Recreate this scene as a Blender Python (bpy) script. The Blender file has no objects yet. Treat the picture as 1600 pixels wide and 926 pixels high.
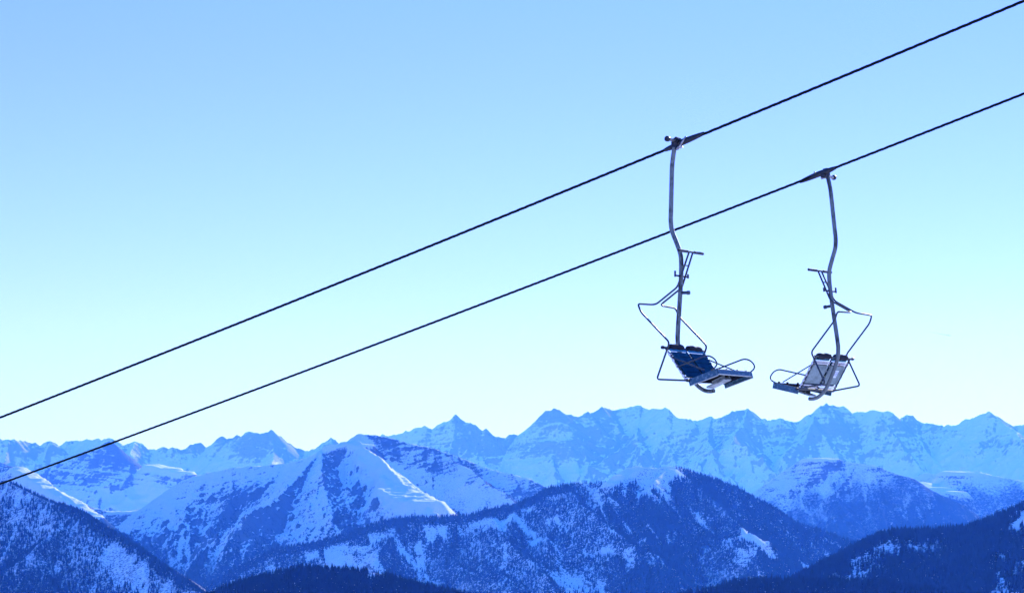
import bpy, math, random
import numpy as np
from mathutils import Vector

SC = bpy.context.scene
COL = SC.collection
rad = math.radians

# ------------------------------------------------------------------ camera
FPX, CX, CY, HY = 3778.0, 800.0, 463.0, 770.0
PITCH = math.atan((HY - CY) / FPX)
cam_d = bpy.data.cameras.new('camera')
cam_d.sensor_width = 36.0
cam_d.lens = FPX / 1600 * 36.0
cam_d.clip_start = 0.5
cam_d.clip_end = 200000.0
cam = bpy.data.objects.new('camera', cam_d)
cam.rotation_euler = (math.pi / 2 + PITCH, 0, 0)
COL.objects.link(cam)
SC.camera = cam

# ------------------------------------------------------------------ light
SUN_EL, SUN_AZ = 18.0, 21.0
EXPOSURE = 0.63
se, sa = rad(SUN_EL), rad(SUN_AZ)
SUNV = Vector((math.cos(se) * math.sin(sa), math.cos(se) * math.cos(sa), math.sin(se)))
sun_d = bpy.data.lights.new('sun', 'SUN')
sun_d.energy = 5.0
sun_d.angle = rad(0.53)
sun_d.color = (1.0, 0.965, 0.9)
sun = bpy.data.objects.new('sun', sun_d)
sun.rotation_euler = SUNV.to_track_quat('Z', 'Y').to_euler()
COL.objects.link(sun)

world = bpy.data.worlds.new('World')
SC.world = world
world.use_nodes = True
wn, wl = world.node_tree.nodes, world.node_tree.links
wn.clear()
w_out = wn.new('ShaderNodeOutputWorld')
w_bg = wn.new('ShaderNodeBackground')
sky = wn.new('ShaderNodeTexSky')
sky.sky_type = 'NISHITA'
sky.sun_disc = False
sky.sun_elevation = se
sky.sun_rotation = sa
sky.altitude = 1700
sky.air_density = 1.0
sky.dust_density = 0.0
sky.ozone_density = 3.0
w_tint = wn.new('ShaderNodeMix')
w_tint.data_type = 'RGBA'
w_tint.blend_type = 'MULTIPLY'
w_tint.inputs[0].default_value = 1.0
w_tint.inputs[7].default_value = (0.67, 0.66, 1.75, 1)
w_bg.inputs['Strength'].default_value = 0.12
wl.new(sky.outputs[0], w_tint.inputs[6])
w_tc = wn.new('ShaderNodeTexCoord')
w_sp = wn.new('ShaderNodeSeparateXYZ')
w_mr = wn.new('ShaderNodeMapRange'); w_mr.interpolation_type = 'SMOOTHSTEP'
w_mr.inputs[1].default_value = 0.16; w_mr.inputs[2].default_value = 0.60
w_hi = wn.new('ShaderNodeMix'); w_hi.data_type = 'RGBA'       # upper sky made brighter and bluer than clear air, added to lift shaded snow
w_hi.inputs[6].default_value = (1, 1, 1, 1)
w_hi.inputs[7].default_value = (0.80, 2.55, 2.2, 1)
w_m2 = wn.new('ShaderNodeMix'); w_m2.data_type = 'RGBA'; w_m2.blend_type = 'MULTIPLY'; w_m2.inputs[0].default_value = 1.0
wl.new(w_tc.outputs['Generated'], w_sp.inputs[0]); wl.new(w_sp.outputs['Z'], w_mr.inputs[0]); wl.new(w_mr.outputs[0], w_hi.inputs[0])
wl.new(w_tint.outputs[2], w_m2.inputs[6])
w_lr = wn.new('ShaderNodeMapRange'); w_lr.interpolation_type = 'SMOOTHSTEP'
w_lr.inputs[1].default_value = 0.0; w_lr.inputs[2].default_value = 0.075
w_lo = wn.new('ShaderNodeMix'); w_lo.data_type = 'RGBA'       # cooler air low over the horizon
w_lo.inputs[6].default_value = (0.72, 0.92, 1.15, 1); w_lo.inputs[7].default_value = (1, 1, 1, 1)
w_m3 = wn.new('ShaderNodeMix'); w_m3.data_type = 'RGBA'; w_m3.blend_type = 'MULTIPLY'; w_m3.inputs[0].default_value = 1.0
wl.new(w_sp.outputs['Z'], w_lr.inputs[0]); wl.new(w_lr.outputs[0], w_lo.inputs[0])
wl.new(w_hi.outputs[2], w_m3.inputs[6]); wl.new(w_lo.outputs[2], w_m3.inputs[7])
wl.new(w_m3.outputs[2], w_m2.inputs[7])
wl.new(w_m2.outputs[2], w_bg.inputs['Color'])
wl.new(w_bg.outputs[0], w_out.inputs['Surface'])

SC.view_settings.view_transform = 'Standard'
SC.view_settings.look = 'None'
SC.view_settings.gamma = 1.0
SC.view_settings.exposure = EXPOSURE
SC.view_settings.use_curve_mapping = False
cy = SC.cycles
cy.max_bounces = 5
cy.diffuse_bounces = 2
cy.glossy_bounces = 2
cy.transmission_bounces = 2
cy.volume_bounces = 0
cy.use_denoising = True
cy.caustics_reflective = False
cy.caustics_refractive = False

# ------------------------------------------------------------------ helpers
def tag(o, label=None, cat=None, group=None, kind=None):
    if label: o['label'] = label
    if cat: o['category'] = cat
    if group: o['group'] = group
    if kind: o['kind'] = kind
    return o

def link(o, parent=None):
    COL.objects.link(o)
    if parent is not None:
        o.parent = parent
    return o

def empty(name, loc=(0, 0, 0), rot=(0, 0, 0)):
    o = bpy.data.objects.new(name, None)
    o.empty_display_size = 0.2
    o.location = loc
    o.rotation_euler = rot
    return link(o)

def np_mesh(name, verts, faces, mat, smooth=True):
    """verts (n,3), faces (m,k) with one k"""
    me = bpy.data.meshes.new(name)
    verts = np.ascontiguousarray(verts, dtype=np.float32)
    faces = np.ascontiguousarray(faces, dtype=np.int32)
    m, k = faces.shape
    me.vertices.add(len(verts))
    me.vertices.foreach_set('co', verts.ravel())
    me.loops.add(m * k)
    me.loops.foreach_set('vertex_index', faces.ravel())
    me.polygons.add(m)
    me.polygons.foreach_set('loop_start', np.arange(0, m * k, k, dtype=np.int32))
    me.polygons.foreach_set('loop_total', np.full(m, k, dtype=np.int32))
    me.update(calc_edges=True)
    me.polygons.foreach_set('use_smooth', np.full(m, smooth, dtype=bool))
    me.materials.append(mat)
    return me

class MB:
    """collects boxes, tubes and sheets and links them as one mesh"""
    def __init__(s):
        s.v, s.f, s.sm = [], [], []
    def add(s, verts, faces, smooth=False):
        b = len(s.v)
        s.v += [tuple(p) for p in verts]
        s.f += [tuple(b + i for i in f) for f in faces]
        s.sm += [smooth] * len(faces)
    def build(s, name, mat, parent=None):
        me = bpy.data.meshes.new(name)
        me.from_pydata(s.v, [], s.f)
        me.update()
        me.polygons.foreach_set('use_smooth', s.sm)
        me.materials.append(mat)
        return link(bpy.data.objects.new(name, me), parent)

def catmull(pts, n=6):
    P = [Vector(p) for p in pts]
    P = [P[0] * 2 - P[1]] + P + [P[-1] * 2 - P[-2]]
    out = []
    for i in range(1, len(P) - 2):
        for k in range(n):
            t = k / n
            a, b, c, d = P[i - 1], P[i], P[i + 1], P[i + 2]
            out.append(0.5 * ((2 * b) + (c - a) * t + (2 * a - 5 * b + 4 * c - d) * t * t + (3 * b - a - 3 * c + d) * t ** 3))
    out.append(P[-2])
    return out

def fillet(pts, r=0.04, n=4):
    """polyline with rounded corners, like a bent tube"""
    P = [Vector(p) for p in pts]
    out = [P[0]]
    for i in range(1, len(P) - 1):
        a, b, c = P[i - 1], P[i], P[i + 1]
        ra = min(r, (a - b).length * 0.48); rc = min(r, (c - b).length * 0.48)
        p0 = b + (a - b).normalized() * ra
        p2 = b + (c - b).normalized() * rc
        for k in range(n + 1):
            t = k / n
            out.append(p0 * (1 - t) ** 2 + b * 2 * t * (1 - t) + p2 * t * t)
    out.append(P[-1])
    return out

def tube(mb, pts, r, seg=10, radii=None, flat=1.0):
    P = [Vector(p) for p in pts]
    n = len(P)
    t0 = (P[1] - P[0]).normalized()
    up = Vector((0, 1, 0)) if abs(t0.y) < 0.9 else Vector((1, 0, 0))
    nx = t0.cross(up).normalized()
    verts, faces = [], []
    for i, p in enumerate(P):
        a = P[max(i - 1, 0)]; b = P[min(i + 1, n - 1)]
        t = (b - a).normalized()
        nx = (nx - t * nx.dot(t)).normalized()
        ny = t.cross(nx)
        rr = radii[i] if radii else r
        for k in range(seg):
            th = 2 * math.pi * k / seg
            verts.append(p + nx * math.cos(th) * rr + ny * math.sin(th) * rr * flat)
    for i in range(n - 1):
        for k in range(seg):
            k2 = (k + 1) % seg
            faces.append((i * seg + k, i * seg + k2, (i + 1) * seg + k2, (i + 1) * seg + k))
    mb.add(verts, faces, True)
    mb.add(verts[:seg], [tuple(range(seg))[::-1]])
    mb.add(verts[-seg:], [tuple(range(seg))])

def slab(mb, o, a, b, c, bev=0.0):
    """box with centre o and half-axis vectors a, b, c, chamfered along its edges by bev"""
    o, a, b, c = Vector(o), Vector(a), Vector(b), Vector(c)
    la, lb, lc = a.length, b.length, c.length
    if bev <= 0:
        bev = 0.0
        vs = [o + a * i + b * j + c * k for i in (-1, 1) for j in (-1, 1) for k in (-1, 1)]
        mb.add(vs, [(0, 1, 3, 2), (4, 6, 7, 5), (0, 4, 5, 1), (2, 3, 7, 6), (0, 2, 6, 4), (1, 5, 7, 3)])
        return
    fa, fb, fc = 1 - bev / la, 1 - bev / lb, 1 - bev / lc
    V = {}
    vs = []
    for i in (-1, 1):
        for j in (-1, 1):
            for k in (-1, 1):
                for m, (x, y, z) in enumerate(((1, fb, fc), (fa, 1, fc), (fa, fb, 1))):
                    V[i, j, k, m] = len(vs)
                    vs.append(o + a * i * x + b * j * y + c * k * z)
    fs = []
    for s in (-1, 1):
        fs.append([V[s, j, k, 0] for j, k in ((-1, -1), (1, -1), (1, 1), (-1, 1))][::s])
        fs.append([V[i, s, k, 1] for i, k in ((-1, -1), (1, -1), (1, 1), (-1, 1))][::-s])
        fs.append([V[i, j, s, 2] for i, j in ((-1, -1), (1, -1), (1, 1), (-1, 1))][::s])
    for s in (-1, 1):
        for t in (-1, 1):
            fs.append([V[s, t, -1, 0], V[s, t, -1, 1], V[s, t, 1, 1], V[s, t, 1, 0]][::-s * t])
            fs.append([V[s, -1, t, 0], V[s, -1, t, 2], V[s, 1, t, 2], V[s, 1, t, 0]][::s * t])
            fs.append([V[-1, s, t, 1], V[-1, s, t, 2], V[1, s, t, 2], V[1, s, t, 1]][::-s * t])
    for i in (-1, 1):
        for j in (-1, 1):
            for k in (-1, 1):
                fs.append([V[i, j, k, 0], V[i, j, k, 1], V[i, j, k, 2]][::i * j * k])
    mb.add(vs, fs)

# ------------------------------------------------------------------ materials
def mat_new(name):
    m = bpy.data.materials.new(name)
    m.use_nodes = True
    return m, m.node_tree.nodes, m.node_tree.links, m.node_tree.nodes['Principled BSDF']

def worn(name, base, spot, scale=14, thresh=0.58, rough=0.5, metal=0.0, soft=0.06, stretch=1.0, bump=0.15, vary=0.18, spec=0.35):
    """painted or galvanised surface with blotches, streaks and fine grain"""
    m, N, L, bs = mat_new(name)
    tc = N.new('ShaderNodeTexCoord')
    mp = N.new('ShaderNodeMapping'); mp.inputs['Scale'].default_value = (1, 1, stretch)
    L.new(tc.outputs['Object'], mp.inputs[0])
    n1 = N.new('ShaderNodeTexNoise'); n1.inputs['Scale'].default_value = scale; n1.inputs['Detail'].default_value = 6; n1.inputs['Roughness'].default_value = 0.65
    n2 = N.new('ShaderNodeTexNoise'); n2.inputs['Scale'].default_value = scale * 5; n2.inputs['Detail'].default_value = 3
    L.new(mp.outputs[0], n1.inputs[0]); L.new(mp.outputs[0], n2.inputs[0])
    r = N.new('ShaderNodeValToRGB')
    r.color_ramp.elements[0].position = thresh - soft; r.color_ramp.elements[0].color = (0, 0, 0, 1)
    r.color_ramp.elements[1].position = thresh + soft; r.color_ramp.elements[1].color = (1, 1, 1, 1)
    L.new(n1.outputs[0], r.inputs[0])
    v = N.new('ShaderNodeMapRange'); v.inputs[1].default_value = 0.3; v.inputs[2].default_value = 0.7
    v.inputs[3].default_value = 1 - vary; v.inputs[4].default_value = 1 + vary
    L.new(n2.outputs[0], v.inputs[0])
    mx = N.new('ShaderNodeMix'); mx.data_type = 'RGBA'
    mx.inputs[6].default_value = (*base, 1); mx.inputs[7].default_value = (*spot, 1)
    L.new(r.outputs[0], mx.inputs[0])
    ml = N.new('ShaderNodeVectorMath'); ml.operation = 'SCALE'
    L.new(mx.outputs[2], ml.inputs[0]); L.new(v.outputs[0], ml.inputs['Scale'])
    L.new(ml.outputs[0], bs.inputs['Base Color'])
    rr = N.new('ShaderNodeMapRange'); rr.inputs[3].default_value = rough - 0.1; rr.inputs[4].default_value = rough + 0.15
    L.new(n1.outputs[0], rr.inputs[0]); L.new(rr.outputs[0], bs.inputs['Roughness'])
    bs.inputs['Metallic'].default_value = metal
    bs.inputs['Specular IOR Level'].default_value = spec
    b = N.new('ShaderNodeBump'); b.inputs['Strength'].default_value = bump; b.inputs['Distance'].default_value = 0.004
    L.new(n2.outputs[0], b.inputs['Height']); L.new(b.outputs[0], bs.inputs['Normal'])
    return m

M = {
    'galv': worn('galvanised_steel', (0.15, 0.165, 0.15), (0.045, 0.048, 0.045), 13, 0.56, 0.55, 0.3, 0.05, 0.5),
    'rod': worn('bent_rod_steel', (0.055, 0.062, 0.058), (0.03, 0.04, 0.07), 12, 0.55, 0.45, 0.35),
    'grip': worn('greased_iron', (0.02, 0.022, 0.03), (0.07, 0.055, 0.05), 25, 0.58, 0.4, 0.5),
    'hook': worn('bare_hook_steel', (0.42, 0.38, 0.34), (0.1, 0.08, 0.08), 30, 0.55, 0.4, 0.6),
    'rope': worn('wire_rope', (0.005, 0.007, 0.006), (0.012, 0.014, 0.012), 30, 0.6, 0.7, 0.0, spec=0.04),
    'blue': worn('chipped_blue_paint', (0.026, 0.085, 0.125), (0.13, 0.20, 0.23), 26, 0.57, 0.5, 0.0, 0.05),
    'pad_blue': worn('faded_blue_slats', (0.003, 0.045, 0.085), (0.008, 0.075, 0.12), 8, 0.55, 0.75, spec=0.05),
    'teal': worn('teal_strip', (0.01, 0.16, 0.24), (0.02, 0.08, 0.2), 14, 0.6, 0.5),
    'grey': worn('weathered_grey_board', (0.25, 0.30, 0.275), (0.15, 0.18, 0.165), 7, 0.55, 0.7, 0.0, 0.1),
    'strap': worn('pale_pink_strap', (0.66, 0.60, 0.53), (0.42, 0.24, 0.21), 12, 0.62, 0.6),
    'black': worn('black_foam', (0.01, 0.01, 0.016), (0.03, 0.03, 0.04), 20, 0.6, 0.8),
    'under': worn('dark_underside', (0.012, 0.013, 0.018), (0.03, 0.035, 0.045), 10, 0.6, 0.85, spec=0.0),
    'alu': worn('pale_aluminium', (0.30, 0.33, 0.31), (0.15, 0.17, 0.17), 10, 0.58, 0.5, 0.3),
    'brown': worn('brown_rubber', (0.06, 0.02, 0.02), (0.02, 0.01, 0.01), 30, 0.6, 0.6),
    'sticker': worn('white_sticker', (0.8, 0.8, 0.82), (0.6, 0.62, 0.66), 40, 0.6, 0.5),
    'ink': worn('faded_ink', (0.25, 0.27, 0.35), (0.4, 0.4, 0.5), 60, 0.6, 0.6),
}

# ------------------------------------------------------------------ chairlift
F1 = Vector((0.8117, -0.5841, 0)); W = Vector((0.5841, 0.8117, 0))      # uphill, and across the line (away)
P1 = Vector((2.050, 30.0, 4.326))
def cable_z(s): return 0.2682 * s + 0.00066 * s * s

def make_grip(root, slope, zb):
    V = lambda u, v, z: Vector((u, -v, z))
    # grip on the cable
    mb = MB()
    th = math.atan(slope)
    al = lambda s, up=0.0, v=0.0: V(s * math.cos(th) - up * math.sin(th), v, s * math.sin(th) + up * math.cos(th))
    ss = [-.17, -.12, -.06, 0, .06, .12, .2, .28, .36, .43]
    rr = [.022, .030, .036, .040, .040, .042, .040, .036, .030, .022]
    tube(mb, [al(s, .004 if s < .05 else .012) for s in ss], .03, 12, rr, 0.85)
    slab(mb, V(0.0, .02, .0), (.045, 0, 0), (0, .03, 0), (0, 0, .055), .01)
    grip = mb.build('cable_grip', M['grip'], root)
    mb = MB()
    tube(mb, [V(.0, -.01, zb), V(.0, .20, zb)], .023, 12)
    mb.build('spring_barrel', M['hook'], grip)
    mb = MB(); tube(mb, [V(.0, .175, zb), V(.0, .185, zb), V(.0, .215, zb), V(.0, .225, zb)], .036, 14, [.028, .036, .036, .028])
    mb.build('end_cap', M['grip'], grip)
    mb = MB(); tube(mb, [V(.03, -.03, zb + .008), V(.03, .05, zb + .008)], .036, 6); slab(mb, V(.01, .02, zb * .5), (.03, 0, 0), (0, .022, 0), (0, 0, abs(zb) * .5 + .02), .006)
    mb.build('clamp_nut', M['grip'], grip)
    mb = MB(); tube(mb, catmull([al(.03, -.055, .045), al(.08, -.045, .055), al(.13, .0, .05), al(.17, .05, .02), al(.16, .055, -.02)], 4), .012, 8)
    tube(mb, [al(.05, -.05, .05), al(.11, -.05, .03)], .018, 8)
    mb.build('latch_hook', M['hook'], grip)

def make_chair():
    root = empty('chairlift_chair')
    N = 0.43
    # local axes: x forward, y left (v = -y), z up.  V(u, v, z)
    V = lambda u, v, z: Vector((u, -v, z))
    # hanger pole
    prof = [(0.0, -0.0), (-0.025, -.10), (-.053, -.24), (-.066, -.48), (-.076, -.78), (-.08, -.92), (-.060, -1.05),
            (0.0, -1.19), (.055, -1.33), (.070, -1.45), (.064, -1.66), (.040, -1.99), (.018, -2.25), (.012, -2.42),
            (.045, -2.58), (.16, -2.80), (.265, -2.955), (.37, -3.035), (.46, -3.058), (.535, -3.052)]
    pts = catmull([V(u, 0.03 * max(0, 1 + z / 0.3) if z > -0.3 else 0, z - 0.02) for u, z in prof], 5)
    mb = MB(); tube(mb, pts, 0.029, 14, [.029 if i < 70 else .026 for i in range(len(pts))])
    pole = mb.build('hanger_pole', M['galv'], root)
    mb = MB()                                                   # two stops on the pole for the safety bar
    slab(mb, V(.075, 0.0, -1.64), (0.008, 0, 0), (0, .155, 0), (0, 0, .011), .003)
    slab(mb, V(.075, .155, -1.62), (.010, 0, 0), (0, .010, 0), (0, 0, .038), .003)
    slab(mb, V(.075, -.150, -1.63), (.010, 0, 0), (0, .010, 0), (0, 0, .028), .003)
    mb.build('bar_stop', M['grip'], pole)
    mb = MB(); tube(mb, [V(.05, 0, -1.845), V(.18, 0, -1.85)], .020, 12); tube(mb, [V(.155, 0, -1.849), V(.185, 0, -1.85)], .026, 12)
    mb.build('buffer', M['rod'], pole)
    # backrest: tilted plane from (0.10,-2.55) to (0.405,-2.964)
    T, B = Vector((.10, 0, -2.55)), Vector((.405, 0, -2.964))
    dn = (B - T).normalized(); L = (B - T).length
    nf = Vector((-dn.z, 0, dn.x)) ; nf = nf if nf.x > 0 else -nf       # front normal
    mb = MB()
    for s in (-1, 1):
        tube(mb, [T + V(0, s * N, 0), B + V(0, s * N, 0)], .014, 10)
    tube(mb, [T + V(0, N + .06, 0), T + V(0, -N - .03, 0)], .015, 10)
    tube(mb, [B + V(0, N, 0), B + V(0, -N, 0)], .014, 10)
    tube(mb, [T + V(0, -.02, 0) + nf * .0, B + V(0, -.02, 0)], .011, 8)
    frame = mb.build('backrest_frame', M['rod'], root)
    mb = MB(); tube(mb, [T + V(0, N + .045, 0), T + V(0, N + .075, 0)], .022, 12)
    mb.build('end_cap', M['grip'], frame)
    for s in (-1, 1):
        c = s * N * 0.5 - .005
        hw = N * 0.5 - .028
        mb = MB()
        for k in range(5):                                      # five boards, front side
            a = .075 + k * .078
            slab(mb, T + dn * (a + .037) + V(0, c, 0) + nf * .018, dn * .0365, V(0, hw, 0), nf * .006, .003)
        pan = mb.build('backrest_panel', M['pad_blue'], root)
        mb = MB(); slab(mb, T + dn * .268 + V(0, c, 0) - nf * .010, dn * .145, V(0, hw, 0), nf * .005, .003)
        mb.build('back_board', M['grey'], pan)
        for a in (.070, .100, .440, .474):
            mb = MB(); slab(mb, T + dn * a + V(0, c, 0) - nf * .014, dn * .010, V(0, hw - .004, 0), nf * .007, .003)
            mb.build('strap', M['strap'], pan)
        mb = MB(); slab(mb, T + dn * .048 + V(0, c, 0) + nf * .020, dn * .018, V(0, hw, 0), nf * .006, .003)
        mb.build('trim_strip', M['teal'], pan)
        mb = MB()
        slab(mb, T + dn * .27 + V(0, s * (N + .012), 0), dn * .232, V(0, .004, 0), nf * .006)
        for a in (.055, .11, .20, .29, .38, .44, .49):          # ends of the straps on the side tube
            slab(mb, T + dn * a + V(0, s * (N + .010), 0), dn * .016, V(0, .006, 0), nf * .015, .003)
        mb.build('strap_end', M['strap'], pan)
        # top cushion
        rng = random.Random(4 + s)
        mb = MB()
        ps, rs = [], []
        for k in range(9):
            t = k / 8
            ps.append(T + V(0, c - .15 + .30 * t, 0) + nf * .016 + Vector((0, 0, .000 + rng.uniform(-.006, .006))))
            rs.append(.041 + rng.uniform(-.002, .002) - (.007 if k in (0, 8) else 0))
        tube(mb, ps, .035, 12, rs)
        mb.build('cushion', M['black'], root)
    # sticker on the rear, right-hand board
    mb = MB(); slab(mb, T + dn * .245 + V(0, .235, 0) - nf * .0175, dn * .055, V(0, .045, 0), nf * .0015)
    st = mb.build('sticker', M['sticker'], root)
    mb = MB()
    for j, (a, w) in enumerate(((-.030, .028), (-.006, .020), (.018, .030))):
        for q in range(3):
            slab(mb, T + dn * (.245 + a) + V(0, .235 - .026 + .026 * q, 0) - nf * .0200, dn * (.008 - .002 * (q % 2)), V(0, .008 + .002 * ((q + j) % 2), 0), nf * .0006)
    mb.build('print', M['ink'], st)
    # seat, tilted back
    R0, Fr = Vector((.425, 0, -2.950)), Vector((.815, 0, -2.832))
    fd = (Fr - R0).normalized(); fl = (Fr - R0).length
    un = Vector((-fd.z, 0, fd.x))
    sw = N - .012
    mb = MB()
    for k in range(5):
        slab(mb, R0 + fd * (.045 + k * .079) - un * .022, fd * .037, V(0, sw - .012, 0), un * .008, .003)
    slab(mb, R0 + fd * fl * .5 + V(0, .22, 0) - un * .038, fd * fl * .47, V(0, .018, 0), un * .008, .002)
    slab(mb, R0 + fd * fl * .5 + V(0, -.22, 0) - un * .038, fd * fl * .47, V(0, .018, 0), un * .008, .002)
    seat = mb.build('seat', M['under'], root)
    for s in (-1, 1):
        mb = MB()
        slab(mb, R0 + fd * (fl * .5) + V(0, s * sw, 0) - un * .036, fd * (fl * .5 + .006), V(0, .007, 0), un * .040, .003)
        mb.build('side_panel', M['blue'], root)
        mb = MB()
        slab(mb, R0 + fd * (fl * .5) + V(0, s * (sw - .002), 0) - un * .0795, fd * (fl * .5 + .004), V(0, .014, 0), un * .003)
        mb.build('edge_rail', M['alu'], root)
        # armrest loop and its brace
        mb = MB()
        v = s * (N + .022)
        tube(mb, fillet([V(.285, v, -2.79), V(.70, v, -2.665), V(.79, v, -2.69), V(.85, v, -2.755), V(.835, v, -2.805), V(.76, v * .985, -2.848)], .05), .0100, 8)
        arm = mb.build('armrest', M['rod'], root)
        mb = MB(); tube(mb, [V(.185, s * (N + .012), -2.662), V(.66, s * (N + .004), -2.845)], .0085, 8)
        mb.build('brace', M['rod'], arm)
    mb = MB(); slab(mb, R0 + fd * (fl + .006) - un * .030, fd * .006, V(0, sw - .010, 0), un * .030, .003)
    fp = mb.build('front_panel', M['blue'], root)
    mb = MB(); slab(mb, R0 + fd * (fl + .002) - un * .0635, fd * .014, V(0, sw - .010, 0), un * .003)
    mb.build('edge_rail', M['alu'], fp)
    for v in (-.34, -.13, .13, .34):
        mb = MB(); tube(mb, [R0 + fd * (fl - .03) + V(0, v, 0) - un * .012, R0 + fd * (fl - .03) + V(0, v, 0) + un * .022], .016, 10)
        mb.build('rubber_stop', M['brown'], seat)
    mb = MB()
    c_ = V(.60, .0, -2.985)
    d_ = V(.16, 0, .062)
    slab(mb, c_, d_ * .80, V(0, .085, 0), V(-.0043, 0, .0111), .004)
    slab(mb, c_ + d_ * .2 + V(0, .06, .028), d_ * .55, V(0, .006, 0), V(-.008, 0, .022), .002)
    slab(mb, c_ + d_ * .2 + V(0, -.06, .028), d_ * .55, V(0, .006, 0), V(-.008, 0, .022), .002)
    mb.build('seat_bracket', M['alu'], root)
    # safety bar, raised: two side hoops that meet in the footrest post
    vb = N + .012
    mb = MB()
    for s in (-1, 1):
        v = s * vb; e = s * .052
        tube(mb, fillet([V(.43, v, -2.962), V(-.02, v, -2.935), V(.168, v, -2.49), V(-.245, v, -2.10), V(-.292, v, -1.995),
                         V(-.285, e * 2.2, -1.985), V(-.262, e, -1.972), V(.045, e, -1.775), V(.210, e * .85, -1.352)], .045), .0122, 9)
    tube(mb, [V(.148, .05, -1.51), V(.148, -.05, -1.51)], .008, 8)
    tube(mb, [V(.210, .15, -1.345), V(.210, -.15, -1.345)], .013, 10)
    bar = mb.build('safety_bar', M['rod'], root)
    for s in (-1, 1):
        mb = MB(); tube(mb, [V(.210, s * .085, -1.345), V(.210, s * .20, -1.345), V(.210, s * .285, -1.345)], .019, 12)
        mb.build('footrest', M['grip'], bar)
    for s in (-1, 1):                                           # pivots at the seat
        mb = MB(); tube(mb, [V(.43, s * (vb - .03), -2.962), V(.43, s * (vb + .022), -2.962)], .019, 12)
        mb.build('pivot', M['grip'], bar)
    return root

def copy_tree(o, parent=None):
    c = o.copy(); COL.objects.link(c)
    if parent is not None: c.parent = parent
    for ch in list(o.children): copy_tree(ch, c)
    return c

chair = make_chair()
chair.location = P1
chair.rotation_euler = (0, 0, math.atan2(F1.y, F1.x))
tag(chair, 'empty double chair on the upper cable, facing right, blue backrest boards and black cushions visible', 'chairlift chair', 'empty chairs hanging from the lift cables')
def ray(x, y):
    t, u = (x - CX) / FPX, (CY - y) / FPX
    return Vector((t, math.cos(PITCH) - u * math.sin(PITCH), math.sin(PITCH) + u * math.cos(PITCH)))
GAUGE = 3.75
r2 = ray(1290, 269)
P2 = r2 * ((P1 + W * GAUGE).dot(W) / r2.dot(W))
chair2 = copy_tree(chair)
chair2.location = P2
SWAY = rad(4.3)
chair2.rotation_euler = (0, SWAY, math.atan2(-F1.y, -F1.x) - rad(4.0))
make_grip(chair, 0.2682, .065)
make_grip(chair2, math.tan(SWAY - math.atan(0.2690)), -.055)
tag(chair2, 'empty double chair on the lower cable, facing away, pale grey boards of its back visible')

def rope(name, origin, s0, s1, label, c2, c1):
    """laid wire rope: six strands winding round the axis, so the outline is knobbly"""
    step, seg, pitch, R = 0.035, 12, 0.42, 0.0172
    s = np.arange(s0, s1, step)
    z = c1 * s + c2 * s * s
    ctr = np.stack([F1.x * s, F1.y * s, z], 1)
    t = np.gradient(ctr, axis=0); t /= np.linalg.norm(t, axis=1)[:, None]
    side = np.array([W.x, W.y, 0.0])
    nx = np.tile(side, (len(s), 1)); ny = np.cross(t, nx)
    th = np.linspace(0, 2 * np.pi, seg, endpoint=False)[None, :]
    ph = (s / pitch * 2 * np.pi)[:, None]
    r = R * (1 + 0.13 * np.cos(3 * (th - ph)))
    v = ctr[:, None, :] + nx[:, None, :] * (np.cos(th) * r)[..., None] + ny[:, None, :] * (np.sin(th) * r)[..., None]
    n = len(s)
    i, k = np.meshgrid(np.arange(n - 1), np.arange(seg), indexing='ij')
    k2 = (k + 1) % seg
    f = np.stack([i * seg + k, i * seg + k2, (i + 1) * seg + k2, (i + 1) * seg + k], -1).reshape(-1, 4)
    me = np_mesh(name, v.reshape(-1, 3), f, M['rope'])
    o = link(bpy.data.objects.new(name, me)); o.location = origin
    return tag(o, label, 'cable', 'steel haul cables of the chairlift')
rope('haul_cable', P1 + Vector((0, 0, .004)), -85, 30, 'upper of the two dark twisted steel cables, nearer one, carrying the left chair', 0.00066, 0.2682)
rope('haul_cable', P2 + Vector((0, 0, .010)), -90, 30, 'lower of the two dark twisted steel cables, farther one, carrying the right chair', 0.00062, 0.2690)

# ------------------------------------------------------------------ noise
def _h(ix, iy, seed):
    a = (ix.astype(np.int64) * 374761393 + iy.astype(np.int64) * 668265263 + seed * 974634777) & 0xFFFFFFFF
    a = ((a ^ (a >> 13)) * 1274126177) & 0xFFFFFFFF
    a = a ^ (a >> 16)
    return (a & 0xFFFFFF).astype(np.float64) / float(0xFFFFFF)
def vn(x, y, seed=0):
    ix, iy = np.floor(x), np.floor(y)
    fx, fy = x - ix, y - iy
    fx = fx * fx * fx * (fx * (fx * 6 - 15) + 10); fy = fy * fy * fy * (fy * (fy * 6 - 15) + 10)
    a, b = _h(ix, iy, seed), _h(ix + 1, iy, seed)
    c, d = _h(ix, iy + 1, seed), _h(ix + 1, iy + 1, seed)
    return (a * (1 - fx) + b * fx) * (1 - fy) + (c * (1 - fx) + d * fx) * fy
def fbm(x, y, seed=0, o=4, g=0.5):
    s, a, n = 0, 1, 0
    for k in range(o):
        s = s + a * vn(x * 2 ** k + 17.3 * k, y * 2 ** k - 9.1 * k, seed + k); n += a; a *= g
    return s / n
def ridged(x, y, seed=0, o=5, g=0.55):
    s, a, n, w = 0, 1, 0, 1
    for k in range(o):
        v = 1 - np.abs(2 * vn(x * 2.03 ** k + 5.7 * k, y * 2.03 ** k + 3.3 * k, seed + k) - 1)
        v = v * v
        s = s + a * v * w; n += a; a *= g; w = np.clip(v * 1.6, 0, 1)
    return s / n
def sstep(x, a, b):
    t = np.clip((x - a) / (b - a), 0, 1)
    return t * t * (3 - 2 * t)

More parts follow.
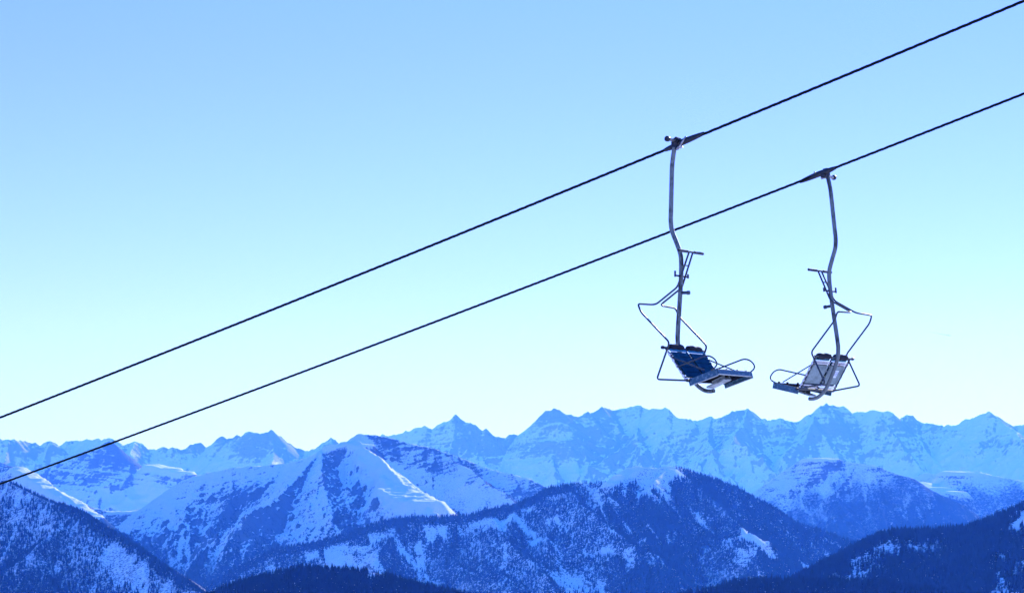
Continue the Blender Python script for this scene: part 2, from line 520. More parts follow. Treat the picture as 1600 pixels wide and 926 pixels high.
# ------------------------------------------------------------------ mountain surface
def mountain_mat(name, scale=1.0, band=0.35, fcol=(0.014, 0.030, 0.040), rcol=(0.11, 0.12, 0.14), fine=1.0, snow=0.82, vstreak=0.6, fsoft=.16, fn=2.4, dip=0.0, bumpm=14, pw=1.6):
    """snow with rock bands (attribute rock) and conifer cover (attribute forest), both broken up by noise"""
    m, N, L, bs = mat_new(name)
    geo = N.new('ShaderNodeNewGeometry')
    rot = N.new('ShaderNodeVectorRotate'); rot.rotation_type = 'Y_AXIS'; rot.inputs['Angle'].default_value = rad(dip)
    L.new(geo.outputs['Position'], rot.inputs['Vector'])
    def noise(sx, sy, sz, sc, det, ro=0.6, dist=0.0):
        mp = N.new('ShaderNodeMapping'); mp.inputs['Scale'].default_value = (sx, sy, sz)
        L.new(rot.outputs[0], mp.inputs[0])
        n = N.new('ShaderNodeTexNoise'); n.inputs['Scale'].default_value = sc
        n.inputs['Detail'].default_value = det; n.inputs['Roughness'].default_value = ro; n.inputs['Distortion'].default_value = dist
        L.new(mp.outputs[0], n.inputs[0]); return n.outputs[0]
    def math_(op, a, b=None, c=None):
        n = N.new('ShaderNodeMath'); n.operation = op
        for i, x in enumerate((a, b, c)):
            if x is None: continue
            if isinstance(x, (int, float)): n.inputs[i].default_value = x
            else: L.new(x, n.inputs[i])
        return n.outputs[0]
    def thr(x, w):
        n = N.new('ShaderNodeMapRange'); n.interpolation_type = 'SMOOTHSTEP'
        n.inputs[1].default_value = -w; n.inputs[2].default_value = w
        L.new(x, n.inputs[0]); return n.outputs[0]
    at = N.new('ShaderNodeAttribute'); at.attribute_name = 'rock'
    af = N.new('ShaderNodeAttribute'); af.attribute_name = 'forest'
    s = 1.0 / scale
    patch = noise(s, s * .6, s, 1 / 420.0, 7, 0.68, 0.5)
    strata = noise(s * .12, s * .12, s * 1.6, 1 / 30.0, 5, 0.6, 0.4)
    tiny = noise(s * fine, s * fine, s * vstreak * fine, 1 / 16.0, 3, 0.6)
    # rock: attribute + patches + strata lines
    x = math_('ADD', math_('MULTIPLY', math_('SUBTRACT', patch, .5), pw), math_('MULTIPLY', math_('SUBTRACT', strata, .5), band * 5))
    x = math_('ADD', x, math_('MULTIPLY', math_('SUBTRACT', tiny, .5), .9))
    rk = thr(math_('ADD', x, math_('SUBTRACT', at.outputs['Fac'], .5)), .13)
    y = math_('ADD', math_('MULTIPLY', math_('SUBTRACT', tiny, .5), fn), math_('MULTIPLY', math_('SUBTRACT', patch, .5), 1.1))
    fo = thr(math_('ADD', y, math_('SUBTRACT', af.outputs['Fac'], .5)), fsoft)
    mx = N.new('ShaderNodeMix'); mx.data_type = 'RGBA'
    mx.inputs[6].default_value = (snow, snow * 1.0, snow * 1.02, 1); mx.inputs[7].default_value = (*rcol, 1)
    L.new(rk, mx.inputs[0])
    mx2 = N.new('ShaderNodeMix'); mx2.data_type = 'RGBA'
    mx2.inputs[7].default_value = (*fcol, 1)
    L.new(mx.outputs[2], mx2.inputs[6]); L.new(fo, mx2.inputs[0])
    L.new(mx2.outputs[2], bs.inputs['Base Color'])
    bs.inputs['Roughness'].default_value = 0.9
    bs.inputs['Specular IOR Level'].default_value = 0.0
    b = N.new('ShaderNodeBump'); b.inputs['Strength'].default_value = 0.8; b.inputs['Distance'].default_value = bumpm * scale
    L.new(math_('ADD', math_('ADD', patch, math_('MULTIPLY', strata, .35)), math_('MULTIPLY', tiny, .25)), b.inputs['Height'])
    L.new(b.outputs[0], bs.inputs['Normal'])
    return m

def mountain(name, prof, D, mat, seed, slope=0.62, side=0.85, spur_gap=90, spur_len=2600, spur_slope=0.5,
             amp=120, lam=700, floor=-900, dpx=2.0, drow=12.0, back=0.7, jag=1.2, wob=250, extra=(), ext=(None, None),
             masks=None, label=None, spur_amp=1.0, benches=(), crag=.15, calm=None, tilt=0.0, tx0=800.0):
    """one real range: crest line through prof (photo px) at distance D, spurs running down towards the viewer, gullies"""
    rng = random.Random(seed)
    K = D / FPX
    px = np.array([p[0] for p in prof], float); py = np.array([p[1] for p in prof], float)
    def wor(x, y, d):
        r = ray(x, y); return (r.x / r.y * d, d, r.z / r.y * d)
    # crest, densified, with a jagged edge and a wandering plan line
    xs = np.arange(px[0], px[-1] + 1, 3.0)
    ys = np.interp(xs, px, py)
    ys = ys - jag * 2.6 * (ridged(xs / 16.0, xs * 0 + seed, seed, 4, .7) - 0.40)
    Dc = D + tilt * (xs - tx0) + wob * (fbm(xs / 140.0, xs * 0 + 3.1, seed + 9, 3) - 0.5) * 2
    C = np.array([wor(a, b, c) for a, b, c in zip(xs, ys, Dc)])
    segs = []   # (ax,ay,az,bx,by,bz,slope)
    for i in range(len(C) - 1):
        segs.append((*C[i], *C[i + 1], side, 0))
    def spur(p, ang, length, sl, lvl):
        n = max(3, int(length / (140 * K / 3.2)))
        q = Vector(p); st = length / n
        pts = [q.copy()]
        for k in range(n):
            ang += rng.uniform(-.22, .22)
            loc = sl * rng.uniform(.45, 1.5) * (0.8 if k % 3 else 1.3)
            q = q + Vector((math.sin(ang) * st, -math.cos(ang) * st, -loc * st))
            pts.append(q.copy())
            if lvl == 0 and k > 0 and rng.random() < .55:
                spur(q, ang + rng.choice((-1, 1)) * rng.uniform(.6, 1.0), length * rng.uniform(.2, .42), sl * 1.15, 1)
        for a, b in zip(pts[:-1], pts[1:]):
            segs.append((a.x, a.y, a.z, b.x, b.y, b.z, side * 1.05, 0))
    x = px[0] + rng.uniform(.2, .8) * spur_gap
    while x < px[-1]:
        i = int(np.clip(np.searchsorted(xs, x), 1, len(xs) - 2))
        # start from the highest nearby crest point
        w = max(1, int(spur_gap * .25 / 3))
        lo, hi = max(0, i - w), min(len(xs) - 1, i + w)
        j = lo + int(np.argmin(ys[lo:hi + 1]))
        spur(Vector(C[j]) - Vector((0, 0, 3)), rng.uniform(-.5, .5), spur_len * rng.uniform(.6, 1.1), spur_slope, 0)
        x += spur_gap * rng.uniform(.6, 1.4)
    for line in extra:                                          # named spurs seen in the photo: (px, py, distance)
        pts = [wor(*q) for q in line]
        for a, b in zip(pts[:-1], pts[1:]):
            segs.append((*a, *b, side, 0))
    for rad_, line in benches:                                  # nearly level shoulders and snow fields that catch the sun
        pts = [wor(*q) for q in line]
        for a, b in zip(pts[:-1], pts[1:]):
            segs.append((*a, *b, 1.05, rad_))
    # grid
    top = C[:, 2].max()
    df = (top - floor) / slope * 0.95 + wob
    cols = np.arange(px[0], px[-1] + 1, dpx)
    Dcol = D + tilt * (cols - tx0)
    gx = (cols - CX) / FPX * Dcol
    rows = np.concatenate([np.arange(-df, -wob * 1.2, drow), np.arange(-wob * 1.2, wob * 1.2 + 60 * K / 3, drow * .75), np.arange(wob * 1.2 + 60 * K / 3, wob * 1.2 + 900 * K / 3, drow * 5)])
    X, Yr = np.meshgrid(gx, rows)
    Yd = Yr + Dcol[None, :]
    lo_, hi_ = Dcol.min(), Dcol.max()
    H = np.full(X.shape, -1e9)
    BM = np.zeros(X.shape)
    # gentle domain warp so that ridges are not straight
    wl_ = lam * .6
    WX = X + (fbm(X / wl_, Yd / wl_, seed + 31, 3) - .5) * wl_ * .22 * sstep(np.abs(Yr), 0, lam)
    WY = Yd
    reach = (top - floor) / side
    for (ax, ay, az, bx, by, bz, sl, fl_) in segs:
        r_ = (max(az, bz) - floor + 50) / sl
        c0, c1 = np.searchsorted(gx, (min(ax, bx) - r_ - 200, max(ax, bx) + r_ + 200))
        sh = Dcol[c0:c1] if c1 > c0 else Dcol
        q0, q1 = np.searchsorted(rows, (min(ay, by) - r_ - sh.max(), max(ay, by) + r_ - sh.min()))
        if c1 <= c0 or q1 <= q0: continue
        S = (slice(q0, q1), slice(c0, c1))
        x_, y_ = WX[S], WY[S]
        dx, dy = bx - ax, by - ay
        t = np.clip(((x_ - ax) * dx + (y_ - ay) * dy) / (dx * dx + dy * dy + 1e-6), 0, 1)
        dd = np.hypot(x_ - ax - t * dx, y_ - ay - t * dy)
        h = az + t * (bz - az) - (sl * dd * (1 - 0.18 * np.clip(dd / (reach + 1), 0, 1)) if fl_ == 0 else .10 * np.minimum(dd, fl_) + sl * np.maximum(dd - fl_, 0))
        if fl_:
            BM[S] = np.maximum(BM[S], 1 - sstep(dd, fl_ * .75, fl_ * 1.6))
        np.maximum(H[S], h, out=H[S])
    H = np.maximum(H, floor - 200)
    crest_d = np.interp(X[0], C[:, 0], C[:, 1])[None, :]
    crest_z = np.interp(X[0], C[:, 0], C[:, 2])[None, :]
    below = np.clip((crest_z - H) / (amp * 2.5), 0, 1) * (1 - .9 * BM)
    if calm is not None: below = below * (1 - calm(pxof(X, Yd)))
    wx = X + (fbm(X / lam, Yd / lam, seed + 3, 3) - .5) * lam * .8
    wy = Yd * .55 + (fbm(X / lam, Yd / lam, seed + 5, 3) - .5) * lam * .8
    rg = ridged(wx / lam, wy / lam, seed + 7, 6)
    H = H + amp * spur_amp * (rg - .42) * below
    fn = fbm(X / (lam * .09), Yd / (lam * .09), seed + 11, 3) - .5
    if crag > .15: fn = ridged(X / (lam * .13), Yd / (lam * .13), seed + 11, 4, .6) - .42
    H = H + amp * .16 * fn * np.clip(below * 3, crag, 1)
    gy, gxx = np.gradient(H, rows, gx)
    gxx = gxx - gy * np.gradient(Dcol, gx)[None, :]
    steep = np.hypot(gy, gxx)
    rock, forest = masks(X, Yd, H, steep, rg, crest_z, crest_d, gxx, gy)
    rock = rock - 1.0 * BM; forest = forest - 1.0 * BM
    nr, nc = X.shape
    verts = np.stack([X, Yd, H], -1).reshape(-1, 3)
    i, j = np.meshgrid(np.arange(nr - 1), np.arange(nc - 1), indexing='ij')
    f = np.stack([i * nc + j, i * nc + j + 1, (i + 1) * nc + j + 1, (i + 1) * nc + j], -1).reshape(-1, 4)
    me = np_mesh(name, verts, f, mat)
    for an, av in (('rock', rock), ('forest', forest)):
        a = me.attributes.new(an, 'FLOAT', 'POINT')
        a.data.foreach_set('value', np.ascontiguousarray(np.broadcast_to(av, X.shape), dtype=np.float32).ravel())
    o = link(bpy.data.objects.new(name, me))
    tag(o, label, None, None, 'structure')
    return dict(X=X, Y=Yd, H=H, forest=np.broadcast_to(forest, X.shape), cz=crest_z, cd=crest_d, o=o, K=K)

def forest(name, G, n, mat, seed, hmin, hmax, label, xr=(None, None), p0=.35, tiers=2, front=60, width=.20, pw=2.0):
    """conifers standing where the cover map has them"""
    r = np.random.default_rng(seed)
    nr, nc = G['X'].shape
    i = r.integers(0, nr - 1, n); j = r.integers(0, nc - 1, n)
    # weight rows by true spacing is close enough: rows are near uniform in front of the crest
    keep = (G['Y'][i, j] < G['cd'][0, j] + front) & (r.random(n) < np.clip((G['forest'][i, j] - p0) * pw, 0, 1))
    i, j = i[keep], j[keep]
    u, v = r.random(len(i)), r.random(len(i))
    def bi(A): return (A[i, j] * (1 - u) * (1 - v) + A[i + 1, j] * u * (1 - v) + A[i, j + 1] * (1 - u) * v + A[i + 1, j + 1] * u * v)
    x, y, z = bi(G['X']), bi(G['Y']), bi(G['H'])
    # skip what lies below the picture's lower edge or out of its sides
    ty = z / y; tx = x / y
    ok = (ty > -0.062) & (np.abs(tx) < 0.24)
    x, y, z = x[ok], y[ok], z[ok]
    m = len(x)
    h = r.uniform(hmin, hmax, m) * (0.75 + 0.5 * r.random(m) ** 2); w = h * width * r.uniform(.75, 1.25, m)
    sg = 5 if tiers > 1 else 4
    T = []
    if tiers > 1:
        for z0, z1, rr in ((.02, .62, 1.0), (.34, 1.0, .68)):
            T.append((z0, z1, rr))
    else:
        T.append((-.05, 1.0, 1.0))
    V_, F_ = [], []
    per = len(T) * (sg + 1)
    base = np.arange(m) * per
    vv = np.zeros((m, per, 3)); ff = []
    off = r.uniform(0, 6.28, m)
    q = 0
    for z0, z1, rr in T:
        for k in range(sg):
            a = off + 2 * np.pi * k / sg
            jit = r.uniform(.7, 1.2, m)
            vv[:, q + k, 0] = x + np.cos(a) * w * rr * jit
            vv[:, q + k, 1] = y + np.sin(a) * w * rr * jit
            vv[:, q + k, 2] = z + h * (z0 + r.uniform(-.05, .05, m))
            ff.append(np.stack([base + q + k, base + q + (k + 1) % sg, base + q + sg], 1))
        vv[:, q + sg, 0] = x + r.uniform(-.05, .05, m) * w; vv[:, q + sg, 1] = y; vv[:, q + sg, 2] = z + h * z1
        q += sg + 1
    me = np_mesh(name, vv.reshape(-1, 3), np.concatenate(ff), mat, smooth=False)
    o = link(bpy.data.objects.new(name, me))
    tag(o, label, 'forest', None, 'stuff')
    print(name, m)
    return o

def leaf_mat(name, col):
    m, N, L, bs = mat_new(name)
    geo = N.new('ShaderNodeNewGeometry')
    n = N.new('ShaderNodeTexNoise'); n.inputs['Scale'].default_value = 1 / 45.0; n.inputs['Detail'].default_value = 4
    L.new(geo.outputs['Position'], n.inputs[0])
    r = N.new('ShaderNodeValToRGB')
    r.color_ramp.elements[0].position = .35; r.color_ramp.elements[0].color = (*[c * .6 for c in col], 1)
    r.color_ramp.elements[1].position = .7; r.color_ramp.elements[1].color = (*[c * 1.5 for c in col], 1)
    L.new(n.outputs[0], r.inputs[0]); L.new(r.outputs[0], bs.inputs['Base Color'])
    bs.inputs['Roughness'].default_value = .9; bs.inputs['Specular IOR Level'].default_value = 0.0
    return m

def pxof(X, Y): return CX + X / Y * FPX
def bump(x, a, b, s):      # soft window between a and b
    return sstep(x, a - s, a + s) * (1 - sstep(x, b - s, b + s))
def zray(py, d): return ray(800, py).z / ray(800, py).y * d

HAZE_COL = (0.024, 0.119, 0.66, 1)
HAZE_DEN = 0.000042
HAZE_G = 0.3
# ---- farthest range
def m_far(X, Y, H, st, rg, cz, cd, gx, gy):
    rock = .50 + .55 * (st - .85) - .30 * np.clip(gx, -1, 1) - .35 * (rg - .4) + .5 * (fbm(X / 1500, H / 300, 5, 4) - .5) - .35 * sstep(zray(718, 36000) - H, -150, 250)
    return rock, np.zeros_like(H)
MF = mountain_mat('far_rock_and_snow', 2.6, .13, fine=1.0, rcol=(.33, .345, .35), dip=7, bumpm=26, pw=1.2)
prof_far = [(-260,700),(-180,676),(-120,690),(-60,672),(0,686),(22,685),(40,687),(62,693),(74,687),(91,695),(111,686),(136,683),(161,686),(171,681),(182,686),(193,694),(212,685),(230,701),(244,699),(255,692.5),(264,699),(287,699),(309,690),(324,698),(344,681),(355,686),(378,680),(386,672),(400,674.5),(410,678),(423,672),(436,681),(450,693),(463,698),(478,702),(489,700),(517,681),(532,691),(560,690),(580,684),(598,678),(618,675.5),(638,672),(664,664),(676,670),(694,658),(712,647),(727,656),(737,658),(749,670),(760,668.6),(777,679.5),(790,684),(800,678),(814,678),(839,654.6),(865,636),(876,640.5),(890,648),(906,648),(930,639.4),(941,634.5),(951,639),(976,634.5),(997,632),(1015,637),(1039,637),(1061,650),(1078,653),(1090,658),(1108,650),(1117,653),(1138,644),(1168,634.5),(1191,652),(1200,655),(1221,652),(1239,658),(1263,649),(1276,642),(1283,633),(1318,631.7),(1328.5,643),(1351,643),(1367,637),(1394,644),(1406,653),(1416.5,646),(1429,653),(1446,658),(1475,663),(1496,661.6),(1510,653),(1531,645),(1545,640.5),(1566,656),(1584,663),(1600,661.6),(1660,650),(1720,668),(1800,645),(1870,660)]
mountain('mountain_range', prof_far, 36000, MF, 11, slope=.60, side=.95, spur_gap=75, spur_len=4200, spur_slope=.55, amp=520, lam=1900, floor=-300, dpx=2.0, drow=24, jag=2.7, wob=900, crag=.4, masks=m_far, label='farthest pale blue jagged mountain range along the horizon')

# ---- left massif with a snow bowl
def m_left(X, Y, H, st, rg, cz, cd, gx, gy):
    low = sstep(zray(764, 26000) - H, -90, 90)
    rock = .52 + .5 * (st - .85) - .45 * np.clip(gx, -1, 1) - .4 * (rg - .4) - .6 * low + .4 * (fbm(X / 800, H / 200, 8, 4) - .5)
    return rock, np.zeros_like(H)
ML_ = mountain_mat('bowl_rock_and_snow', 1.9, .32, rcol=(.14, .15, .18), dip=-8, bumpm=22, pw=1.1)
prof_l = [(-260,690),(-200,708),(-140,700),(-60,715),(0,720),(30,735),(60,738),(80,727),(110,715),(140,705),(155,696),(167,690),(178,694),(190,708),(204,722),(220,730),(235,733),(244,724),(256,726),(269,730),(293,737),(320,741),(350,750),(390,775),(440,800)]
mountain('mountain', prof_l, 26000, ML_, 23, slope=.5, side=.8, spur_gap=85, spur_len=2600, spur_slope=.5, amp=260, lam=1100, floor=-600, dpx=1.8, drow=20, jag=2.0, wob=400, crag=.4, benches=[(150,[(246,724,25900),(262,729,25850),(282,735,25800)])], masks=m_left, label='blue rock and snow mountain at far left above a wide snow bowl')

# ---- right: two rounded summits
def m_r2(X, Y, H, st, rg, cz, cd, gx, gy):
    rock = .28 + .5 * (st - .85) + .3 * (fbm(X / 500, H / 200, 8, 4) - .5)
    return rock, .85 * sstep(zray(757, 20500) - H + 160 * (fbm(X / 160, Y / 500, 4, 4) - .5), -60, 120)
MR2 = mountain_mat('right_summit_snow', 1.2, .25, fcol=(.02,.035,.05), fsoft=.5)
prof_r2 = [(1330,790),(1380,765),(1415,748),(1425,746),(1446,738),(1460,741),(1478,734.5),(1500,735),(1531,736.6),(1552,742.6),(1600,751),(1680,762),(1760,750),(1870,772)]
mountain('mountain', prof_r2, 20500, MR2, 37, slope=.5, side=.62, spur_gap=80, spur_len=2200, spur_slope=.45, amp=110, lam=900, floor=-800, dpx=1.8, drow=16, jag=.4, wob=300, benches=[(130,[(1440,752,20250),(1462,759,20100),(1485,765,20000)]),(60,[(1480,735.5,20450),(1530,738,20450)])], masks=m_r2, label='rounded snow summit at the far right edge behind the dark wooded ridge')
def m_r1(X, Y, H, st, rg, cz, cd, gx, gy):
    p = pxof(X, Y)
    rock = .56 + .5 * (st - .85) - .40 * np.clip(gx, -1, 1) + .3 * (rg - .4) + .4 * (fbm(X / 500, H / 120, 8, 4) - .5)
    fo = .92 * sstep(zray(765, 17500) + (p - 1250) * 1.1 - H + 300 * (fbm(X / 130, Y / 600, 4, 4) - .5), -160, 240) - .34 * sstep(ridged(X / 75 + fbm(X / 200, Y / 300, 3, 2), Y / 420, 44, 4), .36, .7)
    return rock, fo
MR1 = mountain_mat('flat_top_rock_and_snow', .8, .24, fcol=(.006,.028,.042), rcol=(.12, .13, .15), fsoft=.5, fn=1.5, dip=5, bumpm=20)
prof_r1 = [(1060,880),(1120,812),(1160,778),(1200,755),(1225,737),(1246,720),(1256,715.5),(1283,714.5),(1309,715.5),(1323,721),(1369,727),(1397,739),(1429,748),(1453.5,764),(1499,785),(1527,804),(1560,822),(1620,850),(1700,880)]
mountain('mountain', prof_r1, 17500, MR1, 41, slope=.5, side=.72, spur_gap=60, spur_len=2300, spur_slope=.48, amp=220, lam=520, floor=-900, dpx=1.6, drow=12, jag=.35, wob=200, benches=[(42,[(1262,715.5,17480),(1303,716,17480)])], masks=m_r1, label='broad blue mountain with a short flat snowy top behind the dark right ridge')

# ---- middle: long massif with the sunlit snow face
def m_mid(X, Y, H, st, rg, cz, cd, gx, gy):
    p = pxof(X, Y)
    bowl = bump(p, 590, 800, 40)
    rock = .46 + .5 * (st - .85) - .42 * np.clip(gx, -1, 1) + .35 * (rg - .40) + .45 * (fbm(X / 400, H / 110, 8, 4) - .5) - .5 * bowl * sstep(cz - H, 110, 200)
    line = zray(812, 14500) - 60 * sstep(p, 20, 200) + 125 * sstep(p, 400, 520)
    fo = .84 * sstep(line - H + 330 * (fbm(X / 110, Y / 500, 4, 4) - .5) - 110 * np.clip(gx, -1, 1) + 120 * (rg - .4), -60, 260)
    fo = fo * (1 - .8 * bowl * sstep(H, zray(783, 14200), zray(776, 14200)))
    return rock, fo
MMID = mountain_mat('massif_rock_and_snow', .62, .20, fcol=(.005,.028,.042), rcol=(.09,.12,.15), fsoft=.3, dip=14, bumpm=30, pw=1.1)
prof_mid = [(-260,760),(-180,742),(-100,748),(-40,733),(0,728),(10,726.5),(28,729),(45,740),(60,752),(75,762),(100,776),(120,782),(140,790),(175,799),(205,797),(237,791),(250,780),(262,765),(280,752),(300,743),(340,735),(365,730),(400,727),(453,722),(485,712),(510,700),(532,693),(545,687),(553,682),(560,675),(568,677),(580,678.5),(600,682),(625,688),(680,700),(720,714.5),(765,732),(800,739),(825,746),(850,759),(880,775),(920,800),(980,840),(1050,880)]
mid_extra = [[(553,683,14500),(590,712,14050),(625,745,13650),(655,781,13250),(690,800,12900)],
             [(500,702,14400),(505,745,13700),(520,790,13100),(560,830,12700)],
             [(500,702,14400),(440,770,13600),(370,830,13000),(330,880,12600)],
             [(28,731,14500),(90,765,14000),(155,812,13500)]]
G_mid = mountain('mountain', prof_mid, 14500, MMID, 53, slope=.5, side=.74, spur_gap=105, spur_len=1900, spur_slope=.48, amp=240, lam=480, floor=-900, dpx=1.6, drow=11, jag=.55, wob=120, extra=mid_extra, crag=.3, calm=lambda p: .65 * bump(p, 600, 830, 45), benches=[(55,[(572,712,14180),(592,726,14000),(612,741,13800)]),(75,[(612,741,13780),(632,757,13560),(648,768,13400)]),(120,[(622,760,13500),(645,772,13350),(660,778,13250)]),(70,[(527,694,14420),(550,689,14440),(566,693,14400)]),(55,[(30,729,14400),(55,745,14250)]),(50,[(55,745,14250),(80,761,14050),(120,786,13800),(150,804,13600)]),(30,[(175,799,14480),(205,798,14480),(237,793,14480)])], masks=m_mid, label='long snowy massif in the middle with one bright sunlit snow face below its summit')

# ---- the dark wooded mountain in front
def m_front(X, Y, H, st, rg, cz, cd, gx, gy):
    p = pxof(X, Y)
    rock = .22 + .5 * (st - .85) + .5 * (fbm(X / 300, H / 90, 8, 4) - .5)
    pn = p + 70 * (fbm(X / 110, Y / 160, 55, 5, .6) - .5)
    top = bump(pn, 955, 1072, 24)
    line = zray(768, 11500) + 400 * (1 - top)
    q = X + .35 * (Y - 11500)
    clear = ridged(q / 85 + 1.3 * fbm(X / 120, Y / 260, 77, 3), Y / 330, 61, 5, .62)
    dens = .81 - .17 * bump(p, 330, 960, 60) + .05 * sstep(p, 1080, 1200)
    fo = dens * sstep(line - H + 190 * (fbm(X / 60, Y / 260, 4, 5, .6) - .5), -60, 80) - .70 * sstep(clear, .34, .66) * (.30 + .70 * sstep(fbm(X / 150, Y / 300, 91, 4), .42, .60))
    fo = fo - .16 * bump(p, 1080, 1290, 40) * sstep(ridged(q / 60, Y / 260, 88, 4), .3, .6) - .18 * np.clip(gx, -.8, .8)
    fo = np.maximum(fo, .8 * sstep(p, 300, 330) * (1 - sstep(cz - H, 25, 60)) * (1 - bump(pn, 915, 1105, 35)))
    fo = fo * (1 - .55 * bump(pn, 930, 1095, 30) * (1 - sstep(cz - H, 20, 90))) + .16 * top
    return rock, fo
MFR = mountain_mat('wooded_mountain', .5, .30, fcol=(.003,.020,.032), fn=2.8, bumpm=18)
prof_front = [(180,990),(260,950),(300,930),(340,905),(370,888),(400,872),(433,856),(499,845),(549,831),(598,813),(631,808),(681,807),(731,805),(764,795),(800,788.6),(835,776),(853,764),(881,758),(900,755),(930,754),(955,751),(972,740),(992,727),(1010,729),(1025,731),(1040,728),(1053,727.5),(1075,734),(1099,742),(1152,761),(1170,773),(1200,787),(1235,813),(1277,826),(1316,840),(1345,851),(1400,880),(1460,915),(1520,950)]
front_extra = [[(881,760,11500),(930,800,11000),(990,840,10600),(1040,880,10300)],
               [(1040,765,11250),(1030,790,11000),(1010,830,10650),(1000,890,10250)],
               [(1053,729,11500),(1130,790,11000),(1180,850,10500)],
               [(992,728,11500),(965,760,11200),(930,790,11000)],
               [(764,797,11500),(800,850,10900),(850,900,10500)]]
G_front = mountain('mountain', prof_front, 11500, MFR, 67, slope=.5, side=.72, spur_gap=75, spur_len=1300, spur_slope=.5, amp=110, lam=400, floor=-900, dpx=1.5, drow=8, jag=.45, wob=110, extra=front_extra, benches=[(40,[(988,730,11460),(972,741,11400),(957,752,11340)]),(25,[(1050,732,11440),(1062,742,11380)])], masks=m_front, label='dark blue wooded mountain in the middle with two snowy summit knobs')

# ---- near left slope
def m_nl(X, Y, H, st, rg, cz, cd, gx, gy):
    rock = .2 + .4 * (st - .85)
    fo = .56 + .42 * sstep(cz - H, 40, 300) * fbm(X / 120, Y / 400, 12, 5) + .20 * sstep(cz - H, 200, 420) - .20 * np.clip(gx, -.8, .8) - .24 * sstep(ridged(X / 70, Y / 300, 14, 4), .35, .7) + .3 * (1 - sstep(cz - H, 10, 40)) * sstep(pxof(X, Y), 60, 120)
    return rock, fo
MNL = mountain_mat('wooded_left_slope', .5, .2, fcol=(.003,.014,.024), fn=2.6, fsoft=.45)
prof_nl = [(-260,820),(-180,790),(-100,765),(-40,750),(0,754),(14,753),(28,760),(77,783.6),(124,797.5),(167,827),(216,856),(262,890),(293,909),(309,921),(360,960),(420,1000)]
G_nl = mountain('hill', prof_nl, 9600, MNL, 71, tilt=-5.0, tx0=0.0, slope=.5, side=.66, spur_gap=90, spur_len=1100, spur_slope=.45, amp=50, lam=330, floor=-900, dpx=1.5, drow=7, jag=.4, wob=90, masks=m_nl, label='steep dark blue forested slope filling the lower left corner')

# ---- near right ridge
def m_nr(X, Y, H, st, rg, cz, cd, gx, gy):
    p = pxof(X, Y)
    v = HY - (H / Y) * FPX                                       # height band across the slope
    crest_y = np.interp(X[0], [(a - CX) / FPX * 6400 for a, b in prof_nr], [b for a, b in prof_nr])[None, :]
    c1_ = bump(p, 1290, 1465, 25) * bump(v - crest_y, 8, 42, 6)
    c2_ = bump(p, 1540, 1700, 18) * bump(v, 860, 960, 14)
    c3_ = bump(p, 1574, 1640, 8) * bump(v - crest_y, 2, 26, 5)
    n = fbm(X / 26, Y / 60, 15, 5, .65)
    fo = 1.0 - .62 * c1_ * sstep(n, .36, .56) - .6 * c2_ * sstep(n, .42, .6) - 1.0 * c3_ * sstep(n, .3, .5)
    return np.full_like(H, .1), fo
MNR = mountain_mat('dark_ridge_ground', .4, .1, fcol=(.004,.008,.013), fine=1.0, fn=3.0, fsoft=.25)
prof_nr = [(1180,950),(1249,905),(1288,880),(1341,853),(1369,838),(1390,831),(1420,829),(1460.5,829),(1506,826),(1534.5,816),(1560,806),(1580,799),(1600,790),(1660,765),(1740,740),(1870,700)]
G_nr = mountain('hill', prof_nr, 6400, MNR, 83, slope=.5, side=.55, spur_gap=110, spur_len=500, spur_slope=.42, amp=22, lam=220, floor=-700, dpx=1.5, drow=6, jag=.2, wob=60, masks=m_nr, label='very dark forested ridge rising to the right edge')
# ---- nearest dark hills
def m_full(X, Y, H, st, rg, cz, cd, gx, gy):
    p = pxof(X, Y)
    fo = 1.05 - .75 * sstep(fbm(X / 50, Y / 120, 19, 4), .54, .7) * (p < 900)
    return np.full_like(H, .1), fo
prof_nf = [(180,975),(260,950),(330,928),(365,912),(400,903),(433,893),(483,888),(549,890),(598,896),(631,908),(697,921),(740,932),(820,950),(900,975)]
G_nf = mountain('hill', prof_nf, 5400, MNR, 91, slope=.5, side=.55, spur_gap=110, spur_len=400, spur_slope=.42, amp=18, lam=200, floor=-650, dpx=1.5, drow=6, jag=.2, wob=50, masks=m_full, label='small very dark wooded hump at the bottom left of centre')
prof_nf2 = [(960,965),(1020,942),(1064,930),(1117,920),(1152,909),(1200,906),(1246,907),(1320,908),(1400,913),(1480,926),(1560,945),(1640,965)]
G_nf2 = mountain('hill', prof_nf2, 5200, MNR, 97, slope=.5, side=.55, spur_gap=110, spur_len=400, spur_slope=.42, amp=18, lam=200, floor=-650, dpx=1.5, drow=6, jag=.2, wob=50, masks=m_full, label='low very dark wooded hump at the bottom right of centre')

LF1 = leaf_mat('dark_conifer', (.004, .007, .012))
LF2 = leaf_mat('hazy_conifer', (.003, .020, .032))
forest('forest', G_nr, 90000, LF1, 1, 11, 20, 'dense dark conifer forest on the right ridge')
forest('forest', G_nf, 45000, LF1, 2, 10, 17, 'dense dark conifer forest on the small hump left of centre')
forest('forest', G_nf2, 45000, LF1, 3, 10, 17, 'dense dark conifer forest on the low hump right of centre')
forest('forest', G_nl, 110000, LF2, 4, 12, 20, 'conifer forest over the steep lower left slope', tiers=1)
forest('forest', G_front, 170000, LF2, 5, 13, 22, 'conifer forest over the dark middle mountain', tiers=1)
forest('forest', G_mid, 70000, LF2, 6, 14, 22, 'conifer forest at the foot of the snowy massif', tiers=1, p0=.45)

